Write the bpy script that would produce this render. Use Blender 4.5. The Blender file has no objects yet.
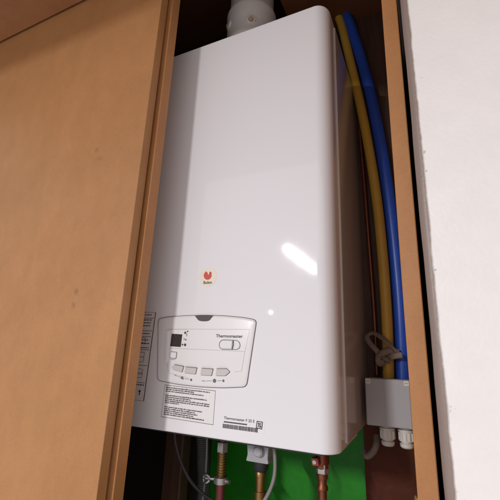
import bpy, bmesh, math, random
from mathutils import Vector, Matrix
random.seed(7)
PI = math.pi
scene = bpy.context.scene
C = scene.collection

# ---------------------------------------------------------------- camera (solved from the photograph's vanishing points)
CAM = Vector((0.0, -0.5285, 0.0))
F, CX, CY = 372.0, 250.0, 250.0
ROWS = ((0.90582381, 0.4221798, 0.03531908),        # picture right
        (-0.08019002, 0.25271948, -0.96421078),     # picture down
        (-0.41599614, 0.87057284, 0.26277393))      # forward
cam_data = bpy.data.cameras.new('camera')
cam = bpy.data.objects.new('camera', cam_data); C.objects.link(cam)
r_, d_, f_ = (Vector(v).normalized() for v in ROWS)
cam.matrix_world = Matrix(((r_.x, -d_.x, -f_.x, CAM.x), (r_.y, -d_.y, -f_.y, CAM.y), (r_.z, -d_.z, -f_.z, CAM.z), (0, 0, 0, 1)))
cam_data.sensor_width = 36.0
cam_data.lens = 36.0 * F / 500.0
cam_data.clip_start = 0.02; cam_data.clip_end = 100
scene.camera = cam


def at(px, py, Y):
    """world point at depth Y seen at photograph pixel px, py"""
    a, b = px - CX, py - CY
    d = [a * ROWS[0][i] + b * ROWS[1][i] + F * ROWS[2][i] for i in range(3)]
    t = (Y - CAM.y) / d[1]
    return Vector((CAM.x + t * d[0], Y, CAM.z + t * d[2]))


# ---------------------------------------------------------------- materials
def mat(name, col, rough=0.5, metal=0.0, var=0.0, vscale=20.0, bump=0.0, bscale=200.0, coat=0.0, spec=0.5, col2=None, stretch=None):
    m = bpy.data.materials.new(name); m.use_nodes = True
    nt = m.node_tree; bs = nt.nodes['Principled BSDF']
    bs.inputs['Roughness'].default_value = rough
    bs.inputs['Metallic'].default_value = metal
    bs.inputs['Coat Weight'].default_value = coat
    bs.inputs['Coat Roughness'].default_value = 0.06
    bs.inputs['Specular IOR Level'].default_value = spec
    tc = nt.nodes.new('ShaderNodeTexCoord')
    vec = tc.outputs['Object']
    if stretch:
        mp = nt.nodes.new('ShaderNodeMapping'); mp.inputs['Scale'].default_value = stretch
        nt.links.new(vec, mp.inputs['Vector']); vec = mp.outputs['Vector']
    nz = nt.nodes.new('ShaderNodeTexNoise'); nz.inputs['Scale'].default_value = vscale
    nz.inputs['Detail'].default_value = 6; nz.inputs['Roughness'].default_value = 0.65
    nt.links.new(vec, nz.inputs['Vector'])
    cr = nt.nodes.new('ShaderNodeValToRGB')
    c2 = col2 if col2 else tuple(c * (1 - var) for c in col)
    c1 = col if col2 else tuple(min(1, c * (1 + var * 0.6)) for c in col)
    cr.color_ramp.elements[0].color = (*c2, 1); cr.color_ramp.elements[0].position = 0.3
    cr.color_ramp.elements[1].color = (*c1, 1); cr.color_ramp.elements[1].position = 0.7
    nt.links.new(nz.outputs['Fac'], cr.inputs['Fac'])
    nt.links.new(cr.outputs['Color'], bs.inputs['Base Color'])
    if bump > 0:
        n2 = nt.nodes.new('ShaderNodeTexNoise'); n2.inputs['Scale'].default_value = bscale; n2.inputs['Detail'].default_value = 4
        nt.links.new(vec, n2.inputs['Vector'])
        bp = nt.nodes.new('ShaderNodeBump'); bp.inputs['Strength'].default_value = bump; bp.inputs['Distance'].default_value = 0.002
        nt.links.new(n2.outputs['Fac'], bp.inputs['Height'])
        nt.links.new(bp.outputs['Normal'], bs.inputs['Normal'])
    return m


def mdf(name, base, dark, stains=()):
    """fibre board: broad tone drift, fibre speckle, a few greasy smudges of their own shape"""
    m = mat(name, base, 0.50, 0, 0, 5.0, 0.05, 900.0, col2=dark, spec=0.4)
    nt = m.node_tree; bs = nt.nodes['Principled BSDF']
    src = bs.inputs['Base Color'].links[0].from_socket
    tc = nt.nodes['Texture Coordinate']
    sp = nt.nodes.new('ShaderNodeTexNoise'); sp.inputs['Scale'].default_value = 520; sp.inputs['Detail'].default_value = 5
    nt.links.new(tc.outputs['Object'], sp.inputs['Vector'])
    rr = nt.nodes.new('ShaderNodeMapRange'); rr.inputs['From Min'].default_value = 0.35; rr.inputs['From Max'].default_value = 0.65
    rr.inputs['To Min'].default_value = 0.95; rr.inputs['To Max'].default_value = 1.035
    nt.links.new(sp.outputs['Fac'], rr.inputs['Value'])
    mx = nt.nodes.new('ShaderNodeMix'); mx.data_type = 'RGBA'; mx.blend_type = 'MULTIPLY'; mx.inputs['Factor'].default_value = 1
    nt.links.new(src, mx.inputs['A']); nt.links.new(rr.outputs['Result'], mx.inputs['B'])
    cur = mx.outputs['Result']
    mo = nt.nodes.new('ShaderNodeTexNoise'); mo.inputs['Scale'].default_value = 34; mo.inputs['Detail'].default_value = 8; mo.inputs['Roughness'].default_value = .75
    mpp = nt.nodes.new('ShaderNodeMapping'); mpp.inputs['Scale'].default_value = (1, 1, .55); mpp.inputs['Rotation'].default_value = (0, .9, 0)
    nt.links.new(tc.outputs['Object'], mpp.inputs['Vector']); nt.links.new(mpp.outputs['Vector'], mo.inputs['Vector'])
    mr2 = nt.nodes.new('ShaderNodeMapRange'); mr2.inputs['From Min'].default_value = .3; mr2.inputs['From Max'].default_value = .7
    mr2.inputs['To Min'].default_value = .925; mr2.inputs['To Max'].default_value = 1.06
    nt.links.new(mo.outputs['Fac'], mr2.inputs['Value'])
    mx2 = nt.nodes.new('ShaderNodeMix'); mx2.data_type = 'RGBA'; mx2.blend_type = 'MULTIPLY'; mx2.inputs['Factor'].default_value = 1
    nt.links.new(cur, mx2.inputs['A']); nt.links.new(mr2.outputs['Result'], mx2.inputs['B']); cur = mx2.outputs['Result']
    geo = nt.nodes.new('ShaderNodeNewGeometry')
    wob = nt.nodes.new('ShaderNodeTexNoise'); wob.inputs['Scale'].default_value = 55; wob.inputs['Detail'].default_value = 4
    nt.links.new(geo.outputs['Position'], wob.inputs['Vector'])
    for (p, rad, k) in stains:
        ds = nt.nodes.new('ShaderNodeVectorMath'); ds.operation = 'DISTANCE'; ds.inputs[1].default_value = p
        nt.links.new(geo.outputs['Position'], ds.inputs[0])
        ad = nt.nodes.new('ShaderNodeMath'); ad.operation = 'MULTIPLY_ADD'; ad.inputs[1].default_value = rad * 4.0
        nt.links.new(wob.outputs['Fac'], ad.inputs[0]); nt.links.new(ds.outputs['Value'], ad.inputs[2])
        r2 = nt.nodes.new('ShaderNodeMapRange'); r2.inputs['From Min'].default_value = rad * 1.8; r2.inputs['From Max'].default_value = rad * 3.0
        r2.inputs['To Min'].default_value = k; r2.inputs['To Max'].default_value = 0
        nt.links.new(ad.outputs['Value'], r2.inputs['Value'])
        m3 = nt.nodes.new('ShaderNodeMix'); m3.data_type = 'RGBA'; m3.inputs['B'].default_value = (base[0] * .45, base[1] * .4, base[2] * .4, 1)
        nt.links.new(r2.outputs['Result'], m3.inputs['Factor']); nt.links.new(cur, m3.inputs['A'])
        cur = m3.outputs['Result']
    nt.links.new(cur, bs.inputs['Base Color'])
    return m


def plaster(name):
    """white painted rough plaster, bare grey-beige along its broken edge near x = 0.009"""
    m = mat(name, (0.87, 0.83, 0.805), 0.42, 0, 0.03, 30, 0.2, 200.0, spec=0.5)
    nt = m.node_tree; bs = nt.nodes['Principled BSDF']
    src = bs.inputs['Base Color'].links[0].from_socket
    geo = nt.nodes.new('ShaderNodeNewGeometry'); sx = nt.nodes.new('ShaderNodeSeparateXYZ')
    nt.links.new(geo.outputs['Position'], sx.inputs['Vector'])
    nz = nt.nodes.new('ShaderNodeTexNoise'); nz.inputs['Scale'].default_value = 28; nz.inputs['Detail'].default_value = 5; nz.inputs['Roughness'].default_value = .6
    nt.links.new(geo.outputs['Position'], nz.inputs['Vector'])
    ma = nt.nodes.new('ShaderNodeMath'); ma.operation = 'MULTIPLY_ADD'; ma.inputs[1].default_value = 0.0042
    nt.links.new(nz.outputs['Fac'], ma.inputs[0]); nt.links.new(sx.outputs['X'], ma.inputs[2])
    mr = nt.nodes.new('ShaderNodeMapRange'); mr.inputs['From Min'].default_value = 0.0116; mr.inputs['From Max'].default_value = 0.0138
    nt.links.new(ma.outputs['Value'], mr.inputs['Value'])
    ch = nt.nodes.new('ShaderNodeTexNoise'); ch.inputs['Scale'].default_value = 95; ch.inputs['Detail'].default_value = 3
    nt.links.new(geo.outputs['Position'], ch.inputs['Vector'])
    cx = nt.nodes.new('ShaderNodeMath'); cx.operation = 'MULTIPLY_ADD'; cx.inputs[1].default_value = -11.0       # rarer away from the edge
    nt.links.new(sx.outputs['X'], cx.inputs[0]); nt.links.new(ch.outputs['Fac'], cx.inputs[2])
    c3_ = nt.nodes.new('ShaderNodeMapRange'); c3_.inputs['From Min'].default_value = .52; c3_.inputs['From Max'].default_value = .57
    c3_.inputs['To Min'].default_value = 1; c3_.inputs['To Max'].default_value = .5
    nt.links.new(cx.outputs['Value'], c3_.inputs['Value'])
    mm_ = nt.nodes.new('ShaderNodeMath'); mm_.operation = 'MINIMUM'
    nt.links.new(mr.outputs['Result'], mm_.inputs[0]); nt.links.new(c3_.outputs['Result'], mm_.inputs[1])
    mx = nt.nodes.new('ShaderNodeMix'); mx.data_type = 'RGBA'; mx.inputs['A'].default_value = (0.27, 0.205, 0.175, 1)
    nt.links.new(mm_.outputs['Value'], mx.inputs['Factor']); nt.links.new(src, mx.inputs['B'])
    nt.links.new(mx.outputs['Result'], bs.inputs['Base Color'])
    return m


M = {}
MDF_A, MDF_B = (0.46, 0.220, 0.083), (0.395, 0.182, 0.064)
ST = [(tuple(at(97, 150, -.1)), .009, .55), (tuple(at(99, 158, -.1)), .007, .5), (tuple(at(76, 292, -.1)), .007, .55), (tuple(at(74, 305, -.1)), .006, .5),
      (tuple(at(112, 215, -.1)), .008, .15), (tuple(at(80, 410, -.1)), .009, .2)]
M['door'] = mdf('fibreboard_door', MDF_A, MDF_B, ST)
M['mdf'] = mdf('fibreboard', (0.50, 0.232, 0.086), (0.43, 0.188, 0.066))
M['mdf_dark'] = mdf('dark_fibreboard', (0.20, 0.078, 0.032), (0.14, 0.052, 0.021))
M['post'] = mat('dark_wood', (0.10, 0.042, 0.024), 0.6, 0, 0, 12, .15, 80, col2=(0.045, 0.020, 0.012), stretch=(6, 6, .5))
M['overhead'] = mdf('overhead_fibreboard', (0.36, 0.155, 0.062), (0.28, 0.115, 0.044))
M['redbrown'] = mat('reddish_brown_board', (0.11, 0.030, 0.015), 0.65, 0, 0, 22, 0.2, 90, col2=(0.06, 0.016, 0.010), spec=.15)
M['black'] = mat('shade_black_board', (0.026, 0.017, 0.015), 0.8, 0, .3, 20)  # near-black base: shade of the cupboard interior put into the colour
M['green'] = mat('green_paint', (0.016, 0.25, 0.010), 0.45, 0, 0, 16, 0.3, 55, col2=(0.010, 0.15, 0.008), spec=.25)
M['plaster'] = plaster('white_plaster')
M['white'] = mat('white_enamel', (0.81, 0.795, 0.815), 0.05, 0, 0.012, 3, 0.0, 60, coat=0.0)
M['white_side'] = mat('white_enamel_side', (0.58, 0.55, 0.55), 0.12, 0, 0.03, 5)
M['pw'] = mat('white_plastic', (0.80, 0.78, 0.785), 0.22, 0, 0.015, 30)
M['pw2'] = mat('cream_plastic', (0.58, 0.545, 0.52), 0.35, 0, 0.03, 40)
M['paper'] = mat('paper_label', (0.79, 0.76, 0.76), 0.45, 0, 0.02, 60)
M['ink'] = mat('black_ink', (0.045, 0.04, 0.042), 0.5, 0, 0.1, 60)
M['greyink'] = mat('grey_ink', (0.16, 0.14, 0.14), 0.5, 0, 0.1, 60)
M['lightink'] = mat('pale_grey_line', (0.48, 0.44, 0.44), 0.5, 0, 0.1, 60)
M['gap'] = mat('dark_gap', (0.10, 0.085, 0.085), 0.7, 0, 0.1, 60)
M['display'] = mat('display_glass', (0.045, 0.034, 0.031), 0.25, 0, 0.2, 60)
M['digit'] = mat('display_segment', (0.075, 0.04, 0.03), 0.3, 0, 0.1, 60)
M['sticker'] = mat('pale_sticker', (0.80, 0.72, 0.60), 0.4, 0, 0.03, 60)
M['red'] = mat('red_ink', (0.60, 0.055, 0.022), 0.45, 0, 0.1, 60)
M['flue'] = mat('white_flue_enamel', (0.80, 0.74, 0.69), 0.35, 0, 0.10, 16)
M['clip'] = mat('yellowed_clip', (0.50, 0.32, 0.19), 0.45, 0, 0.3, 80)
M['yellow'] = mat('yellow_plastic_pipe', (0.60, 0.36, 0.05), 0.42, 0, 0.08, 20, 0.05, 100)
M['blue'] = mat('blue_plastic_pipe', (0.020, 0.085, 0.50), 0.36, 0, 0.15, 25, 0.05, 100)
M['copper'] = mat('dull_copper', (0.24, 0.085, 0.045), 0.45, 0.85, 0.25, 40)
M['brass'] = mat('brass', (0.32, 0.19, 0.07), 0.42, 0.9, 0.2, 50)
M['nickel'] = mat('dull_nickel', (0.42, 0.40, 0.39), 0.4, 0.85, 0.12, 50)
M['redpipe'] = mat('dark_red_pipe', (0.14, 0.022, 0.022), 0.45, 0, 0.2, 40)
M['box'] = mat('grey_plastic', (0.36, 0.345, 0.355), 0.5, 0, 0.03, 30, 0.06, 300)
M['gland'] = mat('pale_plastic', (0.62, 0.59, 0.54), 0.42, 0, 0.06, 40)
M['strap'] = mat('dusty_grey_strap', (0.22, 0.16, 0.13), 0.75, 0, 0.25, 60, 0.3, 300)
M['hose'] = mat('grey_hose', (0.12, 0.12, 0.12), 0.5, 0, 0.1, 40)
M['cable'] = mat('grey_cable', (0.26, 0.24, 0.24), 0.5, 0, 0.1, 40)
M['cable_dark'] = mat('dark_grey_cable', (0.07, 0.06, 0.065), 0.5, 0, 0.1, 40)
M['trap'] = mat('light_grey_fitting', (0.42, 0.41, 0.43), 0.4, 0, 0.08, 40)
M['rubber'] = mat('black_rubber', (0.02, 0.02, 0.022), 0.6, 0, 0.2, 40)
M['handle'] = mat('red_valve_handle', (0.28, 0.03, 0.02), 0.45, 0, 0.2, 40)
M['zinc'] = mat('yellow_zinc', (0.55, 0.45, 0.18), 0.35, 0.8, 0.2, 80)

def smear(m, lo, hi, ripple):
    nt = m.node_tree; bs = nt.nodes['Principled BSDF']; tc = nt.nodes['Texture Coordinate']
    mp = nt.nodes.new('ShaderNodeMapping'); mp.inputs['Scale'].default_value = (9, 9, 3.5); mp.inputs['Rotation'].default_value = (0, .5, 0)
    nt.links.new(tc.outputs['Object'], mp.inputs['Vector'])
    nz = nt.nodes.new('ShaderNodeTexNoise'); nz.inputs['Scale'].default_value = 2.2; nz.inputs['Detail'].default_value = 7; nz.inputs['Roughness'].default_value = .7
    nt.links.new(mp.outputs['Vector'], nz.inputs['Vector'])
    mr = nt.nodes.new('ShaderNodeMapRange'); mr.inputs['From Min'].default_value = .35; mr.inputs['From Max'].default_value = .7
    mr.inputs['To Min'].default_value = lo; mr.inputs['To Max'].default_value = hi
    nt.links.new(nz.outputs['Fac'], mr.inputs['Value']); nt.links.new(mr.outputs['Result'], bs.inputs['Roughness'])
    n2 = nt.nodes.new('ShaderNodeTexNoise'); n2.inputs['Scale'].default_value = 14; n2.inputs['Detail'].default_value = 1
    nt.links.new(tc.outputs['Object'], n2.inputs['Vector'])
    bp = nt.nodes.new('ShaderNodeBump'); bp.inputs['Strength'].default_value = ripple; bp.inputs['Distance'].default_value = 0.001
    nt.links.new(n2.outputs['Fac'], bp.inputs['Height']); nt.links.new(bp.outputs['Normal'], bs.inputs['Normal'])


smear(M['white'], .036, .046, .015)

# ---------------------------------------------------------------- mesh helpers
ORG = {}


def org(o):
    return ORG[o.name] if o is not None else Vector((0, 0, 0))


def thing(name, label, cat, loc, group=None):
    o = bpy.data.objects.new(name, None); C.objects.link(o)
    o.empty_display_size = 0.05
    o.location = loc; ORG[o.name] = Vector(loc)
    o['label'] = label; o['category'] = cat
    if group: o['group'] = group
    return o


def tag(o, label, cat, group=None, kind=None):
    o['label'] = label; o['category'] = cat
    if group: o['group'] = group
    if kind: o['kind'] = kind
    return o


def obj(name, bm, m, parent=None, smooth=False, bevel=0.0, seg=2, sub=0):
    bmesh.ops.recalc_face_normals(bm, faces=bm.faces)
    me = bpy.data.meshes.new(name)
    vs = [v.co for v in bm.verts]
    lo = Vector((min(v.x for v in vs), min(v.y for v in vs), min(v.z for v in vs)))
    hi = Vector((max(v.x for v in vs), max(v.y for v in vs), max(v.z for v in vs)))
    c = (lo + hi) / 2
    bmesh.ops.translate(bm, verts=bm.verts, vec=-c)
    bm.to_mesh(me); bm.free()
    for mm in (m if isinstance(m, (list, tuple)) else [m]): me.materials.append(mm)
    o = bpy.data.objects.new(name, me); C.objects.link(o)
    o.location = c - org(parent)
    if parent is not None: o.parent = parent
    ORG[o.name] = c
    if smooth:
        for p in me.polygons: p.use_smooth = True
        try: me.set_sharp_from_angle(angle=math.radians(38))
        except Exception: pass
    if bevel > 0:
        b = o.modifiers.new('bevel', 'BEVEL'); b.width = bevel; b.segments = seg; b.limit_method = 'ANGLE'; b.angle_limit = math.radians(40)
        for p in me.polygons: p.use_smooth = True
        try: me.set_sharp_from_angle(angle=math.radians(80))
        except Exception: pass
        wn = o.modifiers.new('normals', 'WEIGHTED_NORMAL'); wn.weight = 100; wn.keep_sharp = True; wn.thresh = 0.01
    if sub:
        s = o.modifiers.new('sub', 'SUBSURF'); s.levels = sub; s.render_levels = sub
    return o


def add_box(bm, x0, x1, y0, y1, z0, z1):
    v = [bm.verts.new((x, y, z)) for z in (z0, z1) for y in (y0, y1) for x in (x0, x1)]
    for f in ((0, 2, 3, 1), (4, 5, 7, 6), (0, 1, 5, 4), (2, 6, 7, 3), (0, 4, 6, 2), (1, 3, 7, 5)):
        bm.faces.new([v[i] for i in f])
    return bm


def box(*a):
    return add_box(bmesh.new(), *a)


def catmull(P, n=8):
    P = [Vector(p) for p in P]
    Q = [P[0] * 2 - P[1]] + P + [P[-1] * 2 - P[-2]]
    out = []
    for i in range(1, len(Q) - 2):
        a, b, c, d = Q[i - 1:i + 3]
        for k in range(n):
            t = k / n
            out.append(0.5 * ((2 * b) + (c - a) * t + (2 * a - 5 * b + 4 * c - d) * t * t + (3 * b - a - 3 * c + d) * t ** 3))
    out.append(P[-1])
    return out


def add_tube(bm, pts, r, n=16, flat=None, cap=True):
    """pts: points; r: radius or list; flat=(wide, thin) multipliers for straps"""
    pts = [Vector(p) for p in pts]
    rr = r if isinstance(r, (list, tuple)) else [r] * len(pts)
    t0 = (pts[1] - pts[0]).normalized()
    ref = Vector((0, 1, 0)) if abs(t0.y) < .9 else Vector((1, 0, 0))
    nrm = (ref - t0 * ref.dot(t0)).normalized()
    rings = []
    for i, p in enumerate(pts):
        t = (pts[min(i + 1, len(pts) - 1)] - pts[max(i - 1, 0)])
        t = t.normalized() if t.length > 1e-9 else t0
        nrm = (nrm - t * nrm.dot(t)).normalized()
        b = t.cross(nrm)
        fw, ft = flat if flat else (1, 1)
        rings.append([bm.verts.new(p + nrm * math.cos(2 * PI * k / n) * rr[i] * fw + b * math.sin(2 * PI * k / n) * rr[i] * ft) for k in range(n)])
    for a, b in zip(rings, rings[1:]):
        for k in range(n):
            bm.faces.new((a[k], a[(k + 1) % n], b[(k + 1) % n], b[k]))
    if cap:
        bm.faces.new(rings[0][::-1]); bm.faces.new(rings[-1])
    return bm


def tube(pts, r, n=16, **k):
    return add_tube(bmesh.new(), pts, r, n, **k)


def add_lathe(bm, x, y, prof, n=24, axis='Z'):
    """prof: list of (z, r) revolved round the vertical through x, y"""
    pts = [Vector((x, y, z)) for z, _ in prof]
    rings = [[bm.verts.new((x + r * math.cos(2 * PI * k / n), y + r * math.sin(2 * PI * k / n), z)) for k in range(n)] for z, r in prof]
    for a, b in zip(rings, rings[1:]):
        for k in range(n): bm.faces.new((a[k], a[(k + 1) % n], b[(k + 1) % n], b[k]))
    bm.faces.new(rings[0][::-1]); bm.faces.new(rings[-1])
    return bm


def add_prism(bm, poly, y0, y1):
    """poly in (x, z), from y0 (front) to y1"""
    a = [bm.verts.new((x, y0, z)) for x, z in poly]; b = [bm.verts.new((x, y1, z)) for x, z in poly]
    bm.faces.new(a); bm.faces.new(b[::-1])
    n = len(poly)
    for i in range(n): bm.faces.new((a[i], b[i], b[(i + 1) % n], a[(i + 1) % n]))
    return bm


def prism(poly, y0, y1):
    return add_prism(bmesh.new(), poly, y0, y1)


def rounded(poly, rad, n=5):
    """round the corners of a polygon"""
    out = []; N = len(poly)
    rads = rad if isinstance(rad, (list, tuple)) else [rad] * N
    for i in range(N):
        p = Vector(poly[i]); a = Vector(poly[i - 1]); b = Vector(poly[(i + 1) % N]); r = rads[i]
        if r <= 0: out.append(tuple(p)); continue
        pa = p + (a - p).normalized() * min(r, (a - p).length * .49); pb = p + (b - p).normalized() * min(r, (b - p).length * .49)
        for k in range(n + 1):
            t = k / n
            q = pa * (1 - t) ** 2 + p * 2 * t * (1 - t) + pb * t * t
            out.append((q.x, q.y))
    return out


def add_outline(bm, poly, w, y0, y1, closed=True):
    """a thin band along a polygon in (x, z)"""
    N = len(poly)
    seq = range(N if closed else N - 1)
    ins, outs = [], []
    for i in range(N):
        p = Vector(poly[i])
        a = Vector(poly[i - 1]) if (closed or i > 0) else p
        b = Vector(poly[(i + 1) % N]) if (closed or i < N - 1) else p
        t = (b - a).normalized(); nn = Vector((-t.y, t.x)) * w / 2
        ins.append(p + nn); outs.append(p - nn)
    for y in (y0,):
        vi = [bm.verts.new((q.x, y0, q.y)) for q in ins]; vo = [bm.verts.new((q.x, y0, q.y)) for q in outs]
        wi = [bm.verts.new((q.x, y1, q.y)) for q in ins]; wo = [bm.verts.new((q.x, y1, q.y)) for q in outs]
        for i in seq:
            j = (i + 1) % N
            bm.faces.new((vi[i], vi[j], vo[j], vo[i])); bm.faces.new((wi[i], wo[i], wo[j], wi[j]))
            bm.faces.new((vi[i], wi[i], wi[j], vi[j])); bm.faces.new((vo[i], vo[j], wo[j], wo[i]))
        if not closed:
            bm.faces.new((vi[0], vo[0], wo[0], wi[0])); bm.faces.new((vi[-1], wi[-1], wo[-1], vo[-1]))
    return bm


def add_rect(bm, x0, x1, z0, z1, y0, y1, slope=0.0):
    return add_prism(bm, [(x0, z0), (x1, z0 + slope * (x1 - x0)), (x1, z1 + slope * (x1 - x0)), (x0, z1)], y0, y1)


def add_text(bm, body, x, z, size, y, width=None, bold=0.0, align='LEFT'):
    cu = bpy.data.curves.new('lettering', 'FONT'); cu.body = body; cu.size = size; cu.align_x = align
    cu.offset = bold; cu.extrude = 0.00008
    o = bpy.data.objects.new('lettering', cu); C.objects.link(o)
    dg = bpy.context.evaluated_depsgraph_get(); dg.update()
    me = bpy.data.meshes.new_from_object(o.evaluated_get(dg))
    xs = [v.co.x for v in me.vertices]
    sx = (width / (max(xs) - min(xs))) if width else 1.0
    x0 = min(xs) if align == 'LEFT' else 0
    for v in me.vertices:
        c = v.co.copy()
        v.co = (x + (c.x - x0) * sx, y - c.z, z + c.y)
    bm.from_mesh(me)
    bpy.data.objects.remove(o); bpy.data.curves.remove(cu); bpy.data.meshes.remove(me)
    return bm


# ================================================================ THE CUPBOARD ROUND THE BOILER
STX0, STX1 = -0.0228, -0.0028
cup = thing('cupboard', 'brown fibreboard cupboard carcass enclosing the white boiler, with one upright edge beside the white wall', 'cupboard', (-0.4, 0.1, -0.75))
obj('side_panel', box(STX0, STX1, -0.072, 0.30, -0.75, 1.2), M['mdf'], cup, bevel=0.0012)
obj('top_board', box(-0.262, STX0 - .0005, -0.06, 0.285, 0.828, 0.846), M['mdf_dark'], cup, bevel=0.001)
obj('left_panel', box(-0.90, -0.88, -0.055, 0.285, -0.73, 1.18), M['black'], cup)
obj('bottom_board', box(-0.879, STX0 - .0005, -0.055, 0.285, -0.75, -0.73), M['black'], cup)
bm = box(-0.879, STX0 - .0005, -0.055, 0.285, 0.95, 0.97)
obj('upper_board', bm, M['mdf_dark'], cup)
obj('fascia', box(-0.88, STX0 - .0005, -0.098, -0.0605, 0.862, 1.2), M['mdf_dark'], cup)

wall = obj('green_wall', box(-0.468, -0.1262, 0.286, 0.32, -0.75, -0.0605), M['green'])
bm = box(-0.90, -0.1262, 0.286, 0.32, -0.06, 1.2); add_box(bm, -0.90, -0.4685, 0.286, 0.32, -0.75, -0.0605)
dk = obj('shade_dark_wall', bm, M['black'])  # split from the green wall; black stands in for shade behind the boiler
tag(dk, 'wall with the recess shade painted in as black, above and behind the boiler, seen left of the flue pipe', 'wall')
tag(wall, 'wall painted glossy green, seen below the boiler behind the pipes', 'wall')
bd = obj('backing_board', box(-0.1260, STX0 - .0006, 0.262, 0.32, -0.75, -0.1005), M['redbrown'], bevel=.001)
bk = obj('backing_board', box(-0.1260, STX0 - .0006, 0.264, 0.32, -0.1, 0.8275), M['post'], bevel=.001)  # upper part split off darker, recess shade put into its colour
tag(bk, 'board with recess shade painted in as very dark brown, behind the yellow and blue pipes beside the boiler', 'board')
tag(bd, 'dark reddish brown board under the grey junction box', 'board')

# overhead board: underside shows at top left; unseen depth added to shade door and boiler
ov = obj('overhead_board', box(-1.35, 0.55, -0.80, -0.1035, 0.741, 0.861), M['overhead'], bevel=0.002)
tag(ov, 'dark brown overhead board across the top of the wide front door, its unseen depth added to cast shade', 'board')

# doors ------------------------------------------------------------------------------------------------
d1 = obj('sliding_door', box(-1.065, -0.4165, -0.100, -0.0825, -0.80, 0.8000), M['door'], bevel=0.0008)
d1.rotation_euler[1] = 0.0078            # the door hangs slightly out of plumb
tag(d1, 'wide plain fibreboard sliding door in front, with small smudges on its face', 'door')
d2 = obj('sliding_door', box(-0.945, -0.4085, -0.0775, -0.0560, -0.80, 0.8605), M['mdf'], bevel=0.0008)
d2.rotation_euler[1] = 0.0078
tag(d2, 'fibreboard sliding door just behind the front one, only its narrow edge showing', 'door')

# walls beside the cupboard -------------------------------------------------------------------------------
bm = bmesh.new()
WX, WY = 0.0020, -0.112
R = 0.008
prof = [(WX, 0.30)] + [(WX, WY + 0.03)]
for k in range(9):
    a = PI / 2 * k / 8
    prof.append((WX + R - R * math.cos(a), WY + R - R * math.sin(a)))
for k in range(1, 13): prof.append((WX + R + 0.06 * k, WY))
prof.append((WX + R + .72, 0.30))
zs = [-0.9 + 1.64 * k / 60 for k in range(61)]
rings = []
for zi, z in enumerate(zs):
    ring = []
    for i, (x, y) in enumerate(prof):
        j = 0.0005 * math.sin(z * 23 + i * .3) + 0.0002 * math.sin(z * 71) if 1 <= i <= 9 else 0
        ring.append(bm.verts.new((x + max(j, -.0005) * .8, y - abs(j) * .4, z)))
    rings.append(ring)
n = len(prof)
for a, b in zip(rings, rings[1:]):
    for k in range(n): bm.faces.new((a[k], a[(k + 1) % n], b[(k + 1) % n], b[k]))
bm.faces.new(rings[0][::-1]); bm.faces.new(rings[-1])
ww = obj('white_wall', bm, M['plaster'], smooth=True)
tag(ww, 'rough white plastered wall with a chipped bare edge beside the cupboard upright', 'wall')
rw = obj('rear_wall', box(-1.3, 1.0, 0.3205, 0.36, -0.9, 1.25), M['black'])
rw['kind'] = 'structure'

# ================================================================ THE BOILER
BX0, BX1, BZ0, BZ1 = -0.527, -0.1175, -0.127, 0.6135
boiler = thing('gas_boiler', 'white wall hung gas boiler with rounded front edges and a small control panel', 'boiler', ((BX0 + BX1) / 2, 0.14, BZ0))
# front cover: plan profile with rounded vertical edges, extruded upwards
plan = [(BX0, 0.150)]
RR, RY = 0.024, 0.027
for k in range(13):
    a = PI / 2 * k / 12
    plan.append((BX0 + RR - RR * math.cos(a), RY - RY * math.sin(a)))
plan.append(((BX0 + BX1) / 2, 0.0))
for k in range(13):
    a = PI / 2 * (1 - k / 12)
    plan.append((BX1 - RR + RR * math.cos(a), RY - RY * math.sin(a)))
plan.append((BX1, 0.150))
bm = bmesh.new()
lo = [bm.verts.new((x, y, BZ0)) for x, y in plan]; hi = [bm.verts.new((x, y, BZ1)) for x, y in plan]
for i in range(len(plan) - 1): bm.faces.new((lo[i], lo[i + 1], hi[i + 1], hi[i]))
bm.faces.new((lo[-1], lo[0], hi[0], hi[-1])); bm.faces.new(lo[::-1]); bm.faces.new(hi)
cover = obj('front_cover', bm, M['white'], boiler, smooth=True, bevel=0.0022, seg=3)
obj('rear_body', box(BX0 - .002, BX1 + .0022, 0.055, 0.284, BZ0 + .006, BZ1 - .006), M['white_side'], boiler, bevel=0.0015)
obj('underside_tray', box(BX0 + .02, BX1 - .02, 0.012, 0.27, BZ0 - .004, BZ0 + .004), M['rubber'], boiler)

# control panel ---------------------------------------------------------------------------------------------
outl = rounded([(-.4245, .0490), (-.4050, .0520), (-.3700, .0538), (-.3315, .0545), (-.2930, .0532), (-.2560, .0500), (-.2370, .0462), (-.2500, -.0505), (-.2880, -.0545), (-.3300, -.0560), (-.3730, -.0550), (-.4140, -.0512)],
               [.006, .005, .01, .01, .01, .01, .006, .007, .01, .01, .01, .007], 4)


def inset(poly, d, cx=-.331, cz=0.0):
    out = []
    for x, z in poly:
        out.append((cx + (x - cx) * (1 - d / 0.09), cz + (z - cz) * (1 - d / 0.053)))
    return out


bm = bmesh.new()
loops = [(outl, 0.0003), (outl, -0.0012), (inset(outl, .0012), -0.0022), (inset(outl, .0036), -0.0027)]
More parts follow.
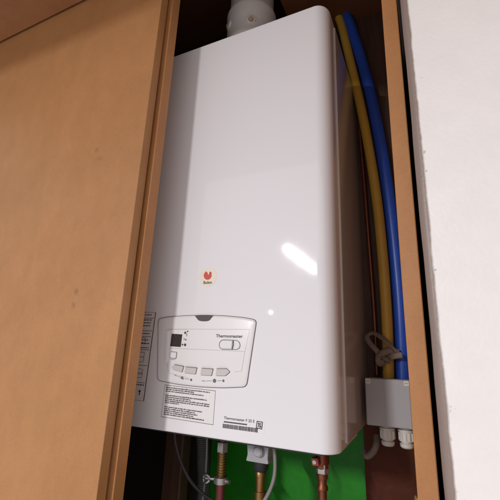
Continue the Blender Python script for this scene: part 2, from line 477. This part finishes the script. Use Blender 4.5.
# tray sunk into the panel
tray = rounded([(-.4020, .0318), (-.2440, .0322), (-.2560, -.0300), (-.2770, -.0320), (-.3330, -.0420), (-.3880, -.0400), (-.3970, -.0220)], [.004, .004, .006, .006, .01, .006, .004], 4)
vs = [[bm.verts.new((x, y, z)) for x, z in lp] for lp, y in loops]
for a, b in zip(vs, vs[1:]):
    for k in range(len(a)): bm.faces.new((a[k], a[(k + 1) % len(a)], b[(k + 1) % len(b)], b[k]))
bm.faces.new(vs[-1]); bm.faces.new(vs[0][::-1])
panel = obj('control_panel', bm, M['pw'], boiler, smooth=True)
bm = bmesh.new(); add_outline(bm, inset(outl, -.0004), 0.0009, -0.0007, 0.0002)
obj('panel_gap', bm, M['gap'], panel)
# finger notch
obj('finger_notch', prism(rounded([(-.3480, .0538), (-.3300, .0545), (-.3130, .0536), (-.3195, .0452), (-.3300, .0444), (-.3400, .0455)], [.001, .002, .001, .004, .004, .004], 4), -0.0031, -0.0015), M['gap'], panel)
YP = -0.0027
# raised side wedge at the left of the panel and pale fold lines
bm = bmesh.new()
a = [(-.4035, .0300), (-.3975, .0290), (-.3945, -.0180), (-.3985, -.0230), (-.4010, -.0120)]
add_prism(bm, a, YP - .0012, YP + .0002)
obj('side_wedge', bm, M['pw'], panel, bevel=.0008)
bm = bmesh.new()
add_outline(bm, [(-.4000, .0312), (-.3600, .0316)], .0010, YP - .00025, YP + .0001, closed=False)
add_outline(bm, [(-.3590, .0320), (-.2470, .0322), (-.2535, -.0005)], .0005, YP - .00025, YP + .0001, closed=False)
add_outline(bm, [(-.3930, .0005), (-.2540, -.0005)], .0005, YP - .00025, YP + .0001, closed=False)
add_outline(bm, [(-.2535, -.0008), (-.2580, -.0290), (-.2700, -.0310)], .0005, YP - .00025, YP + .0001, closed=False)
add_outline(bm, [(-.3960, -.0230), (-.3900, -.0390), (-.3500, -.0445)], .0005, YP - .00025, YP + .0001, closed=False)
obj('fold_lines', bm, M['lightink'], panel)
# display
dsp = obj('display', prism([(-.3912, .0240), (-.3700, .0232), (-.3712, .0030), (-.3922, .0036)], YP - .0006, YP), M['display'], panel)
# status pictograms beside the display
bm = bmesh.new()


def disc(bm, x, z, r, y0, y1, n=14):
    return add_prism(bm, [(x + r * math.cos(2 * PI * k / n), z + r * math.sin(2 * PI * k / n)) for k in range(n)], y0, y1)


y0, y1 = YP - .0004, YP
disc(bm, -.3645, .0262, .0017, y0, y1); add_rect(bm, -.3655, -.3632, .0240, .0250, y0, y1)
add_outline(bm, [(-.3615, .0270), (-.3585, .0292)], .0014, y0, y1, False); add_outline(bm, [(-.3620, .0250), (-.3605, .0222), (-.3612, .0205)], .0008, y0, y1, False)
add_prism(bm, [(-.3668, .0165), (-.3655, .0142), (-.3640, .0165)], y0, y1); add_prism(bm, [(-.3636, .0138), (-.3620, .0166), (-.3606, .0138)], y0, y1)
disc(bm, -.3680, .0068, .0015, y0, y1); disc(bm, -.3628, .0066, .0022, y0, y1)
obj('status_icons', bm, M['ink'], panel)
# reset button
obj('reset_button', prism(rounded([(-.3895, -.0055), (-.3780, -.0060), (-.3786, -.0152), (-.3902, -.0147)], .0012, 3), YP - .0016, YP), M['pw'], panel, bevel=.0004)
bm = bmesh.new(); add_outline(bm, rounded([(-.3903, -.0050), (-.3774, -.0055), (-.3780, -.0158), (-.3910, -.0153)], .0015, 3), .0007, YP - .0003, YP + .0001)
add_rect(bm, -.3895, -.3800, -.0178, -.0172, YP - .0003, YP + .0001)
obj('reset_button_gap', bm, M['greyink'], panel)
# slide switch
sw_o = rounded([(-.2950, .0162), (-.2650, .0156), (-.2612, .0082), (-.2645, .0020), (-.2955, .0014), (-.2995, .0088)], [.006, .006, .004, .006, .006, .004], 4)
sw = obj('slide_switch', prism(sw_o, YP - .0004, YP), M['pw'], panel)
bm = bmesh.new(); add_outline(bm, sw_o, .0008, YP - .0008, YP); add_outline(bm, [(-.2738, .0156), (-.2733, .0085), (-.2750, .0020)], .0008, YP - .0022, YP, False)
obj('switch_gap', bm, M['greyink'], sw)
obj('slider', prism(rounded([(-.2940, .0150), (-.2752, .0146), (-.2756, .0030), (-.2946, .0026), (-.2980, .0088)], [.004, .001, .001, .004, .003], 4), YP - .0020, YP - .0003), M['pw'], sw, bevel=.0005)
bm = bmesh.new(); add_text(bm, 'Thermomaster', -.3055, .0197, .0066, YP - .0002, width=.0475, bold=.00012)
obj('lettering', bm, M['ink'], panel)
# four push buttons
BT = [[(-.3790, -.0250), (-.3615, -.0270), (-.3640, -.0360), (-.3812, -.0332), (-.3850, -.0292)],
      [(-.3572, -.0276), (-.3362, -.0281), (-.3382, -.0378), (-.3590, -.0370)],
      [(-.3268, -.0282), (-.3068, -.0283), (-.3088, -.0384), (-.3286, -.0384)],
      [(-.2998, -.0276), (-.2835, -.0265), (-.2770, -.0310), (-.2845, -.0370), (-.3010, -.0379)]]
for bpoly in BT:
    b = obj('push_button', prism(rounded(bpoly, .0014, 3), YP - .0022, YP), M['pw2'], panel, bevel=.0005)
    bm = bmesh.new(); add_outline(bm, rounded(bpoly, .0012, 3), .0008, YP - .0004, YP + .0001)
    add_outline(bm, bpoly[:2], .0009, YP - .0023, YP, False)
    obj('button_gap', bm, M['greyink'], b)
# icons below the buttons
bm = bmesh.new()
add_outline(bm, [(-.3790, -.0410), (-.3740, -.0428)], .0008, y0, y1, False); add_outline(bm, [(-.3720, -.0432), (-.3665, -.0442)], .0005, y0, y1, False)
add_prism(bm, [(-.3655, -.0425), (-.3615, -.0430), (-.3605, -.0475), (-.3660, -.0462)], y0, y1)
add_outline(bm, [(-.3590, -.0455), (-.3500, -.0465)], .0005, y0, y1, False)
disc(bm, -.3460, -.0468, .0019, y0, y1)
disc(bm, -.3035, -.0455, .0030, y0, y1); disc(bm, -.2880, -.0445, .0019, y0, y1)
add_outline(bm, [(-.3260, -.0470), (-.3205, -.0470)], .0008, y0, y1, False); add_outline(bm, [(-.3190, -.0467), (-.3085, -.0460)], .0005, y0, y1, False)
add_outline(bm, [(-.2985, -.0452), (-.2915, -.0447)], .0005, y0, y1, False)
obj('button_icons', bm, M['greyink'], panel)

# notice label under the control panel: rows of print too small to read
LB = [(-.3978, -.0580), (-.3022, -.0602), (-.3030, -.1080), (-.3996, -.1062)]
nl = obj('notice_label', prism(LB, -.0003, 0.0002), M['paper'], boiler)
bm = bmesh.new(); add_outline(bm, LB, .0006, -.0005, 0)
rows = [(-.0622, .93), (-.0650, .60), (-.0678, .80), (-.0740, .88), (-.0768, .55), (-.0796, .95), (-.0824, .94), (-.0850, .30), (-.0915, .80), (-.0943, .66), (-.0971, .70), (-.0999, .62), (-.1027, .86)]
for z, frac in rows:
    x = -.3950
    end = -.3950 + .0890 * frac
    sl = -.022
    while x < end:
        w = min(random.uniform(.0018, .0062), end - x)
        if w > .0006:
            zz = z + sl * (x + .395)
            q = x
            while q < x + w:                                   # letters of uneven height
                lw = random.uniform(.0005, .0009)
                add_rect(bm, q, q + lw, zz, zz + random.choice((.0013, .0014, .0019)), -.0005, -.0002)
                q += lw + .00025
        x += w + .0010
obj('small_print', bm, M['ink'], nl)

# rating label bottom right
rl = obj('rating_label', prism([(-.2880, -.0915), (-.2185, -.0945), (-.2205, -.1150), (-.2890, -.1125)], -.0002, .0002), M['white'], boiler)
bm = bmesh.new()
add_text(bm, 'Thermomaster F 25 E', -.2852, -.0982, .0052, -.0004, width=.0500, bold=.00005)
q = -.2850
while q < -.2470:
    lw = random.uniform(.0006, .0011); add_rect(bm, q, q + lw, -.1028, -.1010, -.0005, -.0001, 0); q += lw + .0003
obj('rating_text', bm, M['ink'], rl)
bm = bmesh.new(); q = -.2865
while q < -.2295:
    lw = random.choice((.0004, .0004, .0008, .0012)); add_rect(bm, q, q + lw, -.1105, -.1048, -.0005, -.0001); q += lw + random.choice((.0004, .0004, .0007))
obj('barcode', bm, M['ink'], rl)
bm = bmesh.new(); add_outline(bm, [(-.2312, -.0958), (-.2228, -.0962), (-.2238, -.1052), (-.2322, -.1046)], .0016, -.0005, 0)
add_outline(bm, [(-.2302, -.1030), (-.2248, -.0978)], .0012, -.0005, 0, False); add_prism(bm, [(-.2300, -.0975), (-.2265, -.0978), (-.2295, -.1008)], -.0005, 0); add_prism(bm, [(-.2250, -.1000), (-.2246, -.1036), (-.2285, -.1034)], -.0005, 0)
obj('square_symbol', bm, M['ink'], rl)

# pictogram strip at the left, running behind the door edge
SL = [(-.4700, .0606), (-.4320, .0603), (-.4385, -.0860), (-.4765, -.0860)]
pl = obj('pictogram_label', prism(SL, -.0003, .0002), M['paper'], boiler)
bm = bmesh.new(); add_outline(bm, SL, .0013, -.0005, 0)
for z in (.050, .028, .018, -.004, -.030, -.058):
    add_rect(bm, -.474, -.4345 + (z - .06) * .042, z, z + .0007, -.0005, -.0001)
for z in (.0555, .0465, .0415, .0365, .0230, .0120, .0060, -.0010, -.0620):
    x = -.465
    while x < -.441:
        w = random.uniform(.002, .006); add_rect(bm, x, x + w, z, z + .0014, -.0005, -.0001); x += w + .0012
for z in (.0120, -.0120, -.0200, -.0400, -.0460):
    add_outline(bm, rounded([(-.462, z - .004), (-.448, z - .004), (-.447, z + .004), (-.461, z + .004)], .002, 3), .0006, -.0005, -.0001)
disc(bm, -.4490, -.0715, .0022, -.0005, -.0001); add_rect(bm, -.4500, -.4480, -.0775, -.0740, -.0005, -.0001)
obj('pictograms', bm, M['ink'], pl)

# badge: round pale sticker, red two-eared emblem, maker's word
bx, bz = -.3290, .1180
bg = obj('badge', disc(bmesh.new(), bx, bz, .0165, -.0004, .0002, 40), M['sticker'], boiler)
em = [(-.0076, .0020), (-.0072, .0052), (-.0056, .0078), (-.0040, .0098), (-.0032, .0082), (-.0022, .0090), (-.0008, .0066), (.0004, .0040), (.0010, .0026), (.0020, .0038), (.0022, .0064), (.0036, .0086),
      (.0058, .0084), (.0070, .0064), (.0068, .0036), (.0074, .0010), (.0062, -.0022), (.0036, -.0046), (.0004, -.0054), (-.0032, -.0046), (-.0062, -.0020)]
obj('emblem', prism(rounded([(bx + x * 1.05 - .0006, bz + z * 1.0 + .0010) for x, z in em[::-1]], .0012, 3), -.0007, -.0002), M['red'], bg)
bm = bmesh.new(); add_text(bm, 'Bulex', bx - .0080, bz - .0112, .0072, -.0006, width=.0165); add_text(bm, 'Bulex', bx - .00775, bz - .0111, .0072, -.00075, width=.0165)
obj('lettering', bm, M['ink'], bg)

# ================================================================ FLUE
FX, FY = -.3320, .128
fl = thing('flue_pipe', 'thick white enamelled flue pipe rising from the top of the boiler', 'flue pipe', (FX, FY, BZ1))
obj('pipe', add_lathe(bmesh.new(), FX, FY, [(BZ1 - .004, .0545), (.700, .0545), (.7005, .0535), (1.15, .0535)], 48), M['flue'], fl, smooth=True)
obj('collar', add_lathe(bmesh.new(), FX, FY, [(.690, .0565), (.694, .0595), (.702, .0600), (.706, .0582), (.772, .0582), (.776, .0602), (.784, .0600), (.788, .0560)], 48), M['flue'], fl, smooth=True)
for px, py in ((250, 17), (231.5, 21)):
    p = at(px, py, FY - .058)
    ang = math.atan2(-(max(.0001, .0582 ** 2 - (p.x - FX) ** 2)) ** .5, p.x - FX)
    if px < 240: ang = math.radians(-130); p.z += .006
    c = Vector((FX + .0582 * math.cos(ang), FY + .0582 * math.sin(ang), p.z)); dr = Vector((math.cos(ang), math.sin(ang), 0))
    bm = tube([c - dr * .002, c + dr * .001, c + dr * .0025], [.0120, .0112, .0085], 18)
    cl = obj('clip', bm, M['flue'], fl, smooth=True)
    obj('clip_tab', tube([c + dr * .0020 + Vector((0, 0, -.004)), c + dr * .0038 + Vector((0, 0, -.005)), c + dr * .0044 + Vector((0, 0, -.005))], [.0070, .0060, .0040], 10), M['clip'], cl, smooth=True)

# ================================================================ PIPES RIGHT OF THE BOILER
yp = [at(338.5, 8, .245), at(342.5, 29, .245), at(350, 60, .242), at(361, 108, .238), at(370, 155, .234), at(377.5, 205, .231), at(383, 260, .230), at(387, 320, .230), at(388.5, 375, .230), at(389.5, 415, .232)]
yp[0].z = .8275 + .004
o = obj('yellow_pipe', tube(catmull(yp), .0102, 20), M['yellow'], smooth=True)
tag(o, 'yellow plastic pipe bending down from the cupboard top to the junction box', 'pipe')
bp = [at(346, 8, .247), at(353, 33, .247), at(366.5, 78, .245), at(377, 125, .243), at(387, 185, .240), at(394, 240, .238), at(399.5, 300, .237), at(402, 350, .237), at(403, 400, .238)]
bp[0].z = .8275 + .004
o = obj('blue_pipe', tube(catmull(bp), .0126, 20), M['blue'], smooth=True)
tag(o, 'blue plastic pipe curving down between the yellow pipe and the cupboard upright', 'pipe')
cp = [at(354, 60, .252), at(359, 120, .252), at(364, 180, .251), at(369, 245, .249), at(374, 310, .248), at(377, 375, .248)]
cp[0].z = .8275
o = obj('copper_pipe', tube(catmull(cp), .0042, 14), M['copper'], smooth=True)
tag(o, 'thin upright copper pipe between the boiler side and the yellow pipe', 'pipe')

# knotted strap tied round the pipes just above the box
st = thing('knotted_strap', 'dusty grey strap knotted round the yellow pipe above the junction box', 'strap', at(384, 350, .22))
ring = [at(390, 362, .215), at(383, 357, .213), at(376, 350, .214), at(369, 342, .216), at(367, 336, .222), at(373, 333, .226), at(381, 337, .217), at(388, 343, .213), at(394, 350, .213), at(399, 352, .216)]
obj('loop', tube(catmull(ring, 6), .0048, 12, flat=(.45, 1.0)), M['strap'], st, smooth=True)
obj('knot', tube(catmull([at(377, 357, .212), at(383, 353, .209), at(389, 351, .209), at(393, 353, .212)], 6), [.004 + .0028 * math.sin(PI * k / 18) for k in range(19)], 12), M['strap'], st, smooth=True)
obj('tail', tube(catmull([at(390, 357, .211), at(395, 356, .208), at(402, 355, .208)], 6), .0052, 12, flat=(.4, 1.0)), M['strap'], st, smooth=True)
obj('tail', tube(catmull([at(380, 354, .211), at(378, 359, .209), at(380, 364, .210), at(384, 362, .212)], 6), .0050, 12, flat=(.45, 1.0)), M['strap'], st, smooth=True)

# junction box
JY = .178
tl, tr, br, bl = at(365, 377, JY), at(411, 381, JY), at(412, 430.5, JY), at(366, 424.5, JY)
x0, x1, z0, z1 = (tl.x + bl.x) / 2, (tr.x + br.x) / 2, (br.z + bl.z) / 2, (tl.z + tr.z) / 2
jb = thing('junction_box', 'grey square plastic junction box with pale corner screws and cable glands below', 'junction box', ((x0 + x1) / 2, JY + .02, z0))
obj('body', box(x0 + .001, x1 - .001, JY + .012, JY + .046, z0 + .001, z1 - .001), M['box'], jb, bevel=.002)
obj('lid', box(x0, x1, JY, JY + .0118, z0, z1), M['box'], jb, bevel=.0025, seg=3)
obj('bracket', box(x0 + .004, x0 + .016, JY + .0462, .2618, z0 + .02, z1 - .02), M['box'], jb)
for sx, sz in ((x0 + .0055, z1 - .0055), (x1 - .0055, z1 - .0055)):
    s = obj('screw_cap', prism(rounded([(sx - .0042, sz - .0042), (sx + .0042, sz - .0042), (sx + .0042, sz + .0042), (sx - .0042, sz + .0042)], .0012, 3), JY - .0008, JY + .001), M['gland'], jb, bevel=.0004)
    obj('slot', box(sx - .0024, sx + .0024, JY - .0011, JY - .0006, sz - .0004, sz + .0004), M['greyink'], s)
for k, gx in enumerate((.0305, .0600)):
    gxx = x0 + gx; gy = JY + .024
    g = obj('cable_gland', add_lathe(bmesh.new(), gxx, gy, [(z0 + .001, .0105), (z0 - .004, .0105), (z0 - .0042, .0128), (z0 - .0065, .0128), (z0 - .0068, .0112), (z0 - .022, .0112), (z0 - .0222, .0085), (z0 - .0245, .0085), (z0 - .0250, .0108), (z0 - .0305, .0104), (z0 - .0325, .0080)], 32), M['gland'], jb, smooth=True)
    bm = bmesh.new()
    for a in range(12):
        t = 2 * PI * a / 12
        c = Vector((gxx + .0112 * math.cos(t), gy + .0112 * math.sin(t), 0))
        add_tube(bm, [c + Vector((0, 0, z0 - .0085)), c + Vector((0, 0, z0 - .0205))], .0013, 6)
    obj('grip', bm, M['gland'], g, smooth=True)

# bent grey pipe stub left of the box, low on the board
o = obj('pipe_elbow', tube(catmull([at(364, 452, .235), at(367, 456, .228), at(372, 453, .226), at(376, 446, .228), at(377, 436, .240)], 6), .0058, 14), M['strap'], smooth=True)
tag(o, 'small dusty grey pipe elbow on the brown board below the junction box', 'pipe elbow')

# screw at the foot of the upright
p = at(417.0, 496, -.05)
sc = thing('screw', 'small yellow zinc screw sticking out of the bottom of the cupboard upright', 'screw', p)
bm = tube([Vector((STX0 + .001, -.060, p.z)), Vector((STX0 - .0020, -.060, p.z))], [.0020, .0020], 12)
obj('shank', bm, M['zinc'], sc, smooth=True)
obj('head', tube([Vector((STX0 - .0016, -.060, p.z)), Vector((STX0 - .0026, -.0602, p.z)), Vector((STX0 - .0034, -.0604, p.z))], [.0032, .0034, .0020], 14), M['zinc'], sc, smooth=True)

# ================================================================ UNDER THE BOILER
UY = .115
# left supply pipe with nut, thread and clamp
a = at(222.5, 447, UY); X, Z = a.x, a.z
p1 = thing('water_pipe', 'dark red water pipe with pale hex nut, brass thread and a pipe clamp', 'pipe', (X, UY, -.40))
obj('stub', add_lathe(bmesh.new(), X, UY, [(BZ0 - .002, .0075), (Z + .008, .0075)], 16), M['redpipe'], p1, smooth=True)
bm = add_lathe(bmesh.new(), X, UY, [(Z + .009, .0090), (Z + .0085, .0105), (Z - .0075, .0105), (Z - .008, .0090)], 6)
obj('hex_nut', bm, M['nickel'], p1, bevel=.0006)
prof = [(Z - .008, .0068)]
zz = Z - .010
while zz > Z - .050:
    prof += [(zz, .0068), (zz - .0010, .0082), (zz - .0020, .0082), (zz - .0030, .0068)]; zz -= .0042
obj('thread', add_lathe(bmesh.new(), X, UY, prof, 20), M['brass'], p1, smooth=True)
obj('pipe', add_lathe(bmesh.new(), X, UY, [(zz, .0075), (-.40, .0075)], 18), M['redpipe'], p1, smooth=True)
zc = at(222, 480, UY).z
cl = obj('clamp', add_lathe(bmesh.new(), X, UY, [(zc + .005, .0080), (zc + .0048, .0125), (zc - .0048, .0125), (zc - .005, .0080)], 24), M['nickel'], p1, smooth=True)
bm = bmesh.new()
add_tube(bm, [Vector((X - .010, UY - .002, zc)), Vector((X - .027, UY - .006, zc))], .0028, 10)
add_tube(bm, [Vector((X + .010, UY - .002, zc)), Vector((X + .019, UY - .004, zc))], .0034, 10)
obj('clamp_bolt', bm, M['nickel'], cl, smooth=True)
bm = bmesh.new()
for dz in (.0055, -.0055):
    add_tube(bm, catmull([Vector((X - .019, UY - .006, zc + dz * .4)), Vector((X - .023, UY - .008, zc + dz)), Vector((X - .0285, UY - .008, zc + dz * 1.1)), Vector((X - .031, UY - .007, zc + dz * .3))], 5), .0026, 10)
obj('wing_nut', bm, M['nickel'], cl, smooth=True)

# safety valve in the middle
a = at(261, 451, UY); X, Z = a.x, a.z
v = thing('drain_valve', 'pale grey drain valve with brass outlet hanging under the middle of the boiler', 'valve', (X, UY, -.35))
obj('valve_body', prism(rounded([(X - .021, BZ0 - .003), (X + .022, BZ0 - .003), (X + .019, Z - .006), (X + .021, Z - .014), (X - .020, Z - .014), (X - .017, Z - .004)], .003, 3), UY - .017, UY + .017), M['trap'], v, bevel=.0015)
obj('valve_knob', tube([Vector((X + .004, UY - .016, Z + .004)), Vector((X + .004, UY - .024, Z + .004)), Vector((X + .004, UY - .026, Z + .004))], [.0095, .0085, .006], 18), M['trap'], v, smooth=True)
obj('hose_end', add_lathe(bmesh.new(), X, UY, [(Z - .014, .014), (Z - .026, .013), (Z - .030, .010)], 20), M['rubber'], v, smooth=True)
zb = at(263, 472, UY).z
obj('brass_outlet', add_lathe(bmesh.new(), X, UY, [(Z - .030, .0075), (zb + .002, .0075), (zb, .0090), (zb - .006, .0090), (zb - .0065, .0078), (zb - .028, .0078), (zb - .0285, .0095), (zb - .034, .0095), (-.35, .0085)], 20), M['brass'], v, smooth=True)

# right copper outlet
a = at(322, 460, UY); X, Z = a.x, a.z
c3 = thing('copper_outlet_pipe', 'copper outlet pipe with red valve handle and stacked nuts against the green wall', 'pipe', (X, UY, -.40))
obj('valve_block', add_lathe(bmesh.new(), X, UY, [(BZ0 - .002, .009), (Z + .004, .011), (Z - .010, .011), (Z - .012, .009)], 20), M['copper'], c3, smooth=True)
h = obj('valve_handle', prism(rounded([(X - .012, Z + .006), (X - .001, Z + .007), (X + .001, Z - .004), (X - .010, Z - .005)], .002, 3), UY - .022, UY - .012), M['handle'], c3, bevel=.001)
obj('handle_screw', tube([Vector((X - .006, UY - .022, Z + .001)), Vector((X - .006, UY - .0235, Z + .001))], [.0036, .003], 14), M['nickel'], h, smooth=True)
zn = at(322, 468, UY).z
obj('hex_nut', add_lathe(bmesh.new(), X + .001, UY, [(zn + .007, .0095), (zn + .0065, .0110), (zn - .0065, .0110), (zn - .007, .0095)], 6), M['nickel'], c3, bevel=.0006)
obj('brass_nut', add_lathe(bmesh.new(), X, UY, [(zn - .007, .0085), (zn - .014, .0085), (zn - .0145, .0072), (zn - .022, .0065), (zn - .026, .0088), (zn - .030, .0088), (zn - .031, .0065)], 20), M['copper'], c3, smooth=True)
obj('pipe', add_lathe(bmesh.new(), X, UY, [(zn - .031, .0068), (-.40, .0068)], 18), M['copper'], c3, smooth=True)

# hoses, cables, post at the left
def P(l, Y): return [at(px, py, Y) for px, py in l]


pts = catmull(P([(202, 425), (203, 445), (203.5, 465), (204, 485), (203, 510)], .165), 20)
rr = [.0118 + (.0010 if k % 2 else -.0006) for k in range(len(pts))]
o = obj('corrugated_hose', tube(pts, rr, 18), M['hose'], smooth=True)
tag(o, 'grey corrugated hose hanging left of the dark red water pipe', 'hose')
o = obj('grey_cable', tube(catmull(P([(207, 428), (206.8, 450), (205.5, 475), (202, 505)], .135), 8), .0021, 10), M['cable'], smooth=True)
tag(o, 'thin light grey cable hanging straight in front of the corrugated hose', 'cable')
o = obj('grey_cable', tube(catmull(P([(174, 428), (176, 445), (181, 462), (190, 480), (202, 493), (216, 503)], .12), 8), .0030, 10), M['cable_dark'], smooth=True)
tag(o, 'dark grey cable slanting from the brown post towards the water pipe', 'cable')
o = obj('grey_cable', tube(catmull(P([(273.5, 444), (275, 458), (274.5, 475), (270, 490), (262, 505)], .095), 8), .0030, 12), M['cable'], smooth=True)
tag(o, 'grey cable bending down beside the brass drain outlet', 'cable')
pa, pb = at(163, 470, .17), at(181, 470, .17)
o = obj('wooden_post', box(pa.x, pb.x, .17, .20, -.7295, -.131), M['post'], bevel=.002)
tag(o, 'dark brown wooden post under the boiler next to the fibreboard doors', 'post')

# ================================================================ LIGHT
w = bpy.data.worlds.new('World'); scene.world = w; w.use_nodes = True
bg_ = w.node_tree.nodes['Background']; bg_.inputs['Color'].default_value = (1.0, 0.955, 0.965, 1); bg_.inputs['Strength'].default_value = 0.56


def area(name, loc, sx, sy, power, col, rot):
    l = bpy.data.lights.new(name, 'AREA'); l.shape = 'RECTANGLE'; l.size = sx; l.size_y = sy; l.energy = power; l.color = col
    o = bpy.data.objects.new(name, l); C.objects.link(o); o.location = loc; o.rotation_euler = rot
    return o


area('ceiling_tube_lamp', (-1.43, -4.10, 1.187), .024, 1.30, 245, (1.0, .98, .995), (0, 0, 0))
area('room_lamp', (-1.63, -3.5, .444), .014, .014, .22, (1.0, .98, .995), (PI / 2, 0, 0))

vs_ = scene.view_settings
vs_.view_transform = 'Standard'; vs_.look = 'None'; vs_.gamma = 1; vs_.exposure = 0.26; vs_.use_curve_mapping = False
